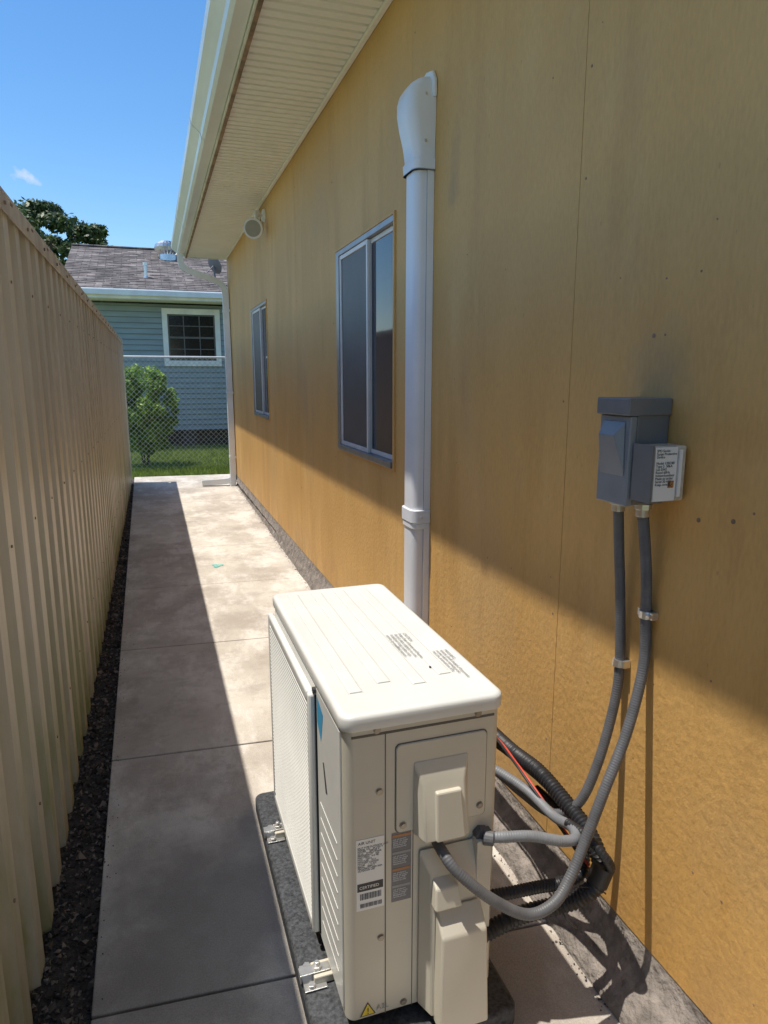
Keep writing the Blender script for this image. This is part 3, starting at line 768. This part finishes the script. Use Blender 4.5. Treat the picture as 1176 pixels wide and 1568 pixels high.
MB().box(xl-.01, xl+.10, NY-.040, NY-.0255, z0, z1).obj('corner_trim', M_white, nh)
mb = MB()
mb.box(wx0-.11, wx0, NY-.05, NY-.0255, wz0-.12, wz1+.12).box(wx1, wx1+.11, NY-.05, NY-.0255, wz0-.12, wz1+.12)
mb.box(wx0, wx1, NY-.05, NY-.0255, wz1, wz1+.12).box(wx0, wx1, NY-.07, NY-.0255, wz0-.12, wz0)
mb.obj('window_casing', M_white, nh, bevel=.004)
MB().box(wx0, wx1, NY-.012, NY-.008, wz0, wz1).obj('window_glass', simple('dark_pane', (.012, .014, .016), .12), nh)
mb = MB(); e = .03
mb.box(wx0, wx0+e, NY-.03, NY-.013, wz0, wz1).box(wx1-e, wx1, NY-.03, NY-.013, wz0, wz1)
mb.box(wx0+e, wx1-e, NY-.03, NY-.013, wz1-e, wz1).box(wx0+e, wx1-e, NY-.03, NY-.013, wz0, wz0+e)
zc = (wz0+wz1)/2
mb.box(wx0+e, wx1-e, NY-.034, NY-.013, zc-.02, zc+.02)
for i in (1, 2): x = wx0+(wx1-wx0)*i/3; mb.box(x-.01, x+.01, NY-.028, NY-.013, wz0+e, wz1-e)
for z in ((wz0+zc)/2, (wz1+zc)/2): mb.box(wx0+e, wx1-e, NY-.025, NY-.0125, z-.009, z+.009)
mb.obj('window_grid', simple('grey_muntin', (.14, .13, .12), .5), nh)
ye, ze, yr, zr = 15.45, 3.26, 19.2, 4.66
mb = MB().hexa([(xl-.35, ye, ze), (xr, ye, ze), (xr, yr, zr), (xl-.35, yr, zr)], [(xl-.35, ye, ze+.04), (xr, ye, ze+.04), (xr, yr, zr+.04), (xl-.35, yr, zr+.04)])
mb.hexa([(xl-.35, yr, zr), (xr, yr, zr), (xr, 22.95, ze), (xl-.35, 22.95, ze)], [(xl-.35, yr, zr+.04), (xr, yr, zr+.04), (xr, 22.95, ze+.04), (xl-.35, 22.95, ze+.04)])
mb.obj('roof', M_shingle, nh)
mb = MB(); yy1 = ye
while yy1 < yr-.1:
    zz1 = ze+.042+(yy1-ye)*(zr-ze)/(yr-ye); x = xl-.35
    while x < xr:
        L = random.uniform(.2, .5)
        if random.random() < .75: mb.box(x, min(xr, x+L-.01), yy1, yy1+.012, zz1-.004, zz1+.006+random.uniform(0, .006))
        x += L
    yy1 += .14
mb.obj('shingle_courses', simple('shingle_edge', (.12, .105, .10), .95, var=.4, scale=12), nh)
MB().box(xl-.35, xr, ye-.03, ye-.002, ze-.16, ze+.03).box(xl-.35, xr, ye-.10, ye-.031, ze-.10, ze+.0).obj('eave_fascia', M_white, nh)
MB().box(xl-.33, xr, ye, NY-.041, ze-.17, ze-.15).obj('eave_soffit', M_white, nh)
MB().extr([(NY, z1), (22.4, z1), (19.2, zr-.06)], 'x', xl, xl+.1).obj('gable', M_siding, nh)
MB().box(xl-.35, xr, yr-.12, yr+.12, zr+.02, zr+.06).obj('ridge_cap', M_shingle, nh, bevel=.02)
tv = empty('roof_turbine_vent'); cx, cy, cz = .56, 18.3, 4.28
MB().cyl((cx, cy, cz-.15), (cx, cy, cz+.16), .22, .20, 24).obj('collar', M_zinc, tv, smooth=True)
mb = MB()
for i in range(20):
    a = 2*math.pi*i/20; pts = ((.20, 0), (.29, .08), (.31, .16), (.28, .24), (.16, .31))
    for j in range(4):
        r0, h0 = pts[j]; r1, h1 = pts[j+1]; a1 = a+.22
        k = len(mb.v)
        mb.v += [(cx+r0*math.cos(a), cy+r0*math.sin(a), cz+.16+h0), (cx+r0*.92*math.cos(a1), cy+r0*.92*math.sin(a1), cz+.16+h0), (cx+r1*.92*math.cos(a1), cy+r1*.92*math.sin(a1), cz+.16+h1), (cx+r1*math.cos(a), cy+r1*math.sin(a), cz+.16+h1)]
        mb.f.append((k, k+1, k+2, k+3))
mb.cyl((cx, cy, cz+.46), (cx, cy, cz+.49), .17, .05, 20)
mb.cyl((cx, cy, cz+.16), (cx, cy, cz+.45), .14, .10, 12)
mb.obj('turbine', M_zinc, tv)
vp = empty('plumbing_vent_pipe'); MB().cyl((.02, 16.4, 3.5), (.02, 16.4, 3.95), .035, k=12).cyl((.02, 16.4, 3.9), (.02, 16.4, 3.96), .05, k=12).cyl((.02, 16.4, 3.56), (.02, 16.4, 3.68), .09, .04, 12).obj('pipe', M_zinc, vp)
sd = empty('satellite_dish')
mb = MB(); c = Vector((1.44, 16.1, 3.92)); ax = Vector((.75, .5, .45)).normalized(); u = ax.orthogonal().normalized(); w = ax.cross(u)
rs = []
for r in (.001, .07, .14, .20): rs.append([tuple(c+ax*(r*r*1.1)+(u*math.cos(2*math.pi*i/20)+w*math.sin(2*math.pi*i/20))*r) for i in range(20)])
mb.rings(rs, False).cyl((1.48, 16.05, 3.45), (1.44, 16.1, 3.90), .02, k=8).cyl(c, c-ax*.3+Vector((0, 0, -.1)), .012, k=6)
mb.obj('dish', M_labg, sd, smooth=True)

# ------------------------------------------------------------ light
sv = Vector((-1, .20, 3.30)).normalized()
el = math.asin(sv.z); az = math.atan2(sv.x, sv.y)
w = bpy.data.worlds.new('World'); S.world = w; w.use_nodes = True
nt = w.node_tree; sk = nt.nodes.new('ShaderNodeTexSky'); sk.sky_type = 'NISHITA'; sk.sun_disc = False
sk.sun_elevation = el; sk.sun_rotation = az; sk.air_density = 1.0; sk.dust_density = .5; sk.ozone_density = 1.8
hs = nt.nodes.new('ShaderNodeHueSaturation'); hs.inputs['Saturation'].default_value = 1.3; hs.inputs['Value'].default_value = 1.3
nt.links.new(sk.outputs[0], hs.inputs['Color'])
# a few small fair-weather wisps low in the north sky
tc = nt.nodes.new('ShaderNodeTexCoord')
def wisp(dirv, rad, prev):
    sub = nt.nodes.new('ShaderNodeVectorMath'); sub.operation = 'SUBTRACT'; sub.inputs[1].default_value = dirv
    sc = nt.nodes.new('ShaderNodeVectorMath'); sc.operation = 'MULTIPLY'; sc.inputs[1].default_value = (1, 1, 2.2)
    ln = nt.nodes.new('ShaderNodeVectorMath'); ln.operation = 'LENGTH'
    n = nt.nodes.new('ShaderNodeTexNoise'); n.inputs['Scale'].default_value = 60; n.inputs['Detail'].default_value = 6
    nt.links.new(tc.outputs['Generated'], sub.inputs[0]); nt.links.new(sub.outputs[0], sc.inputs[0]); nt.links.new(sc.outputs[0], ln.inputs[0])
    nt.links.new(tc.outputs['Generated'], n.inputs['Vector'])
    d = mathn(nt, 'ADD', ln.outputs['Value'], mathn(nt, 'MULTIPLY', mathn(nt, 'SUBTRACT', n.outputs['Fac'], .5), rad*3))
    r = nt.nodes.new('ShaderNodeMapRange'); r.inputs[1].default_value = rad; r.inputs[2].default_value = 0
    r.inputs[3].default_value = 0; r.inputs[4].default_value = .75
    nt.links.new(d, r.inputs[0])
    return mixc(nt, r.outputs[0], prev, (5.5, 5.8, 6.2))
sky = wisp((-.1285, .9637, .2339), .017, hs.outputs[0])
sky = wisp((-.165, .957, .238), .012, sky)
nt.links.new(sky, nt.nodes['Background'].inputs[0]); nt.nodes['Background'].inputs[1].default_value = .15
ld = bpy.data.lights.new('sun', 'SUN'); ld.energy = 5.0; ld.angle = math.radians(.53); ld.color = (1, .94, .85)
lo = bpy.data.objects.new('sun', ld); COL.objects.link(lo); lo.rotation_euler = sv.to_track_quat('Z', 'Y').to_euler(); lo.location = sv*30

# ------------------------------------------------------------ camera
cd = bpy.data.cameras.new('camera'); cam = bpy.data.objects.new('camera', cd); COL.objects.link(cam)
cd.sensor_fit = 'VERTICAL'; cd.sensor_height = 36; cd.sensor_width = 27; cd.lens = 24
cd.clip_start = .05; cd.clip_end = 1000
cam.location = (0, 0, 1.53); cam.rotation_euler = (math.radians(90-11.2), 0, math.radians(-18.48))
S.camera = cam
S.view_settings.view_transform = 'Standard'; S.view_settings.look = 'None'; S.view_settings.exposure = 0
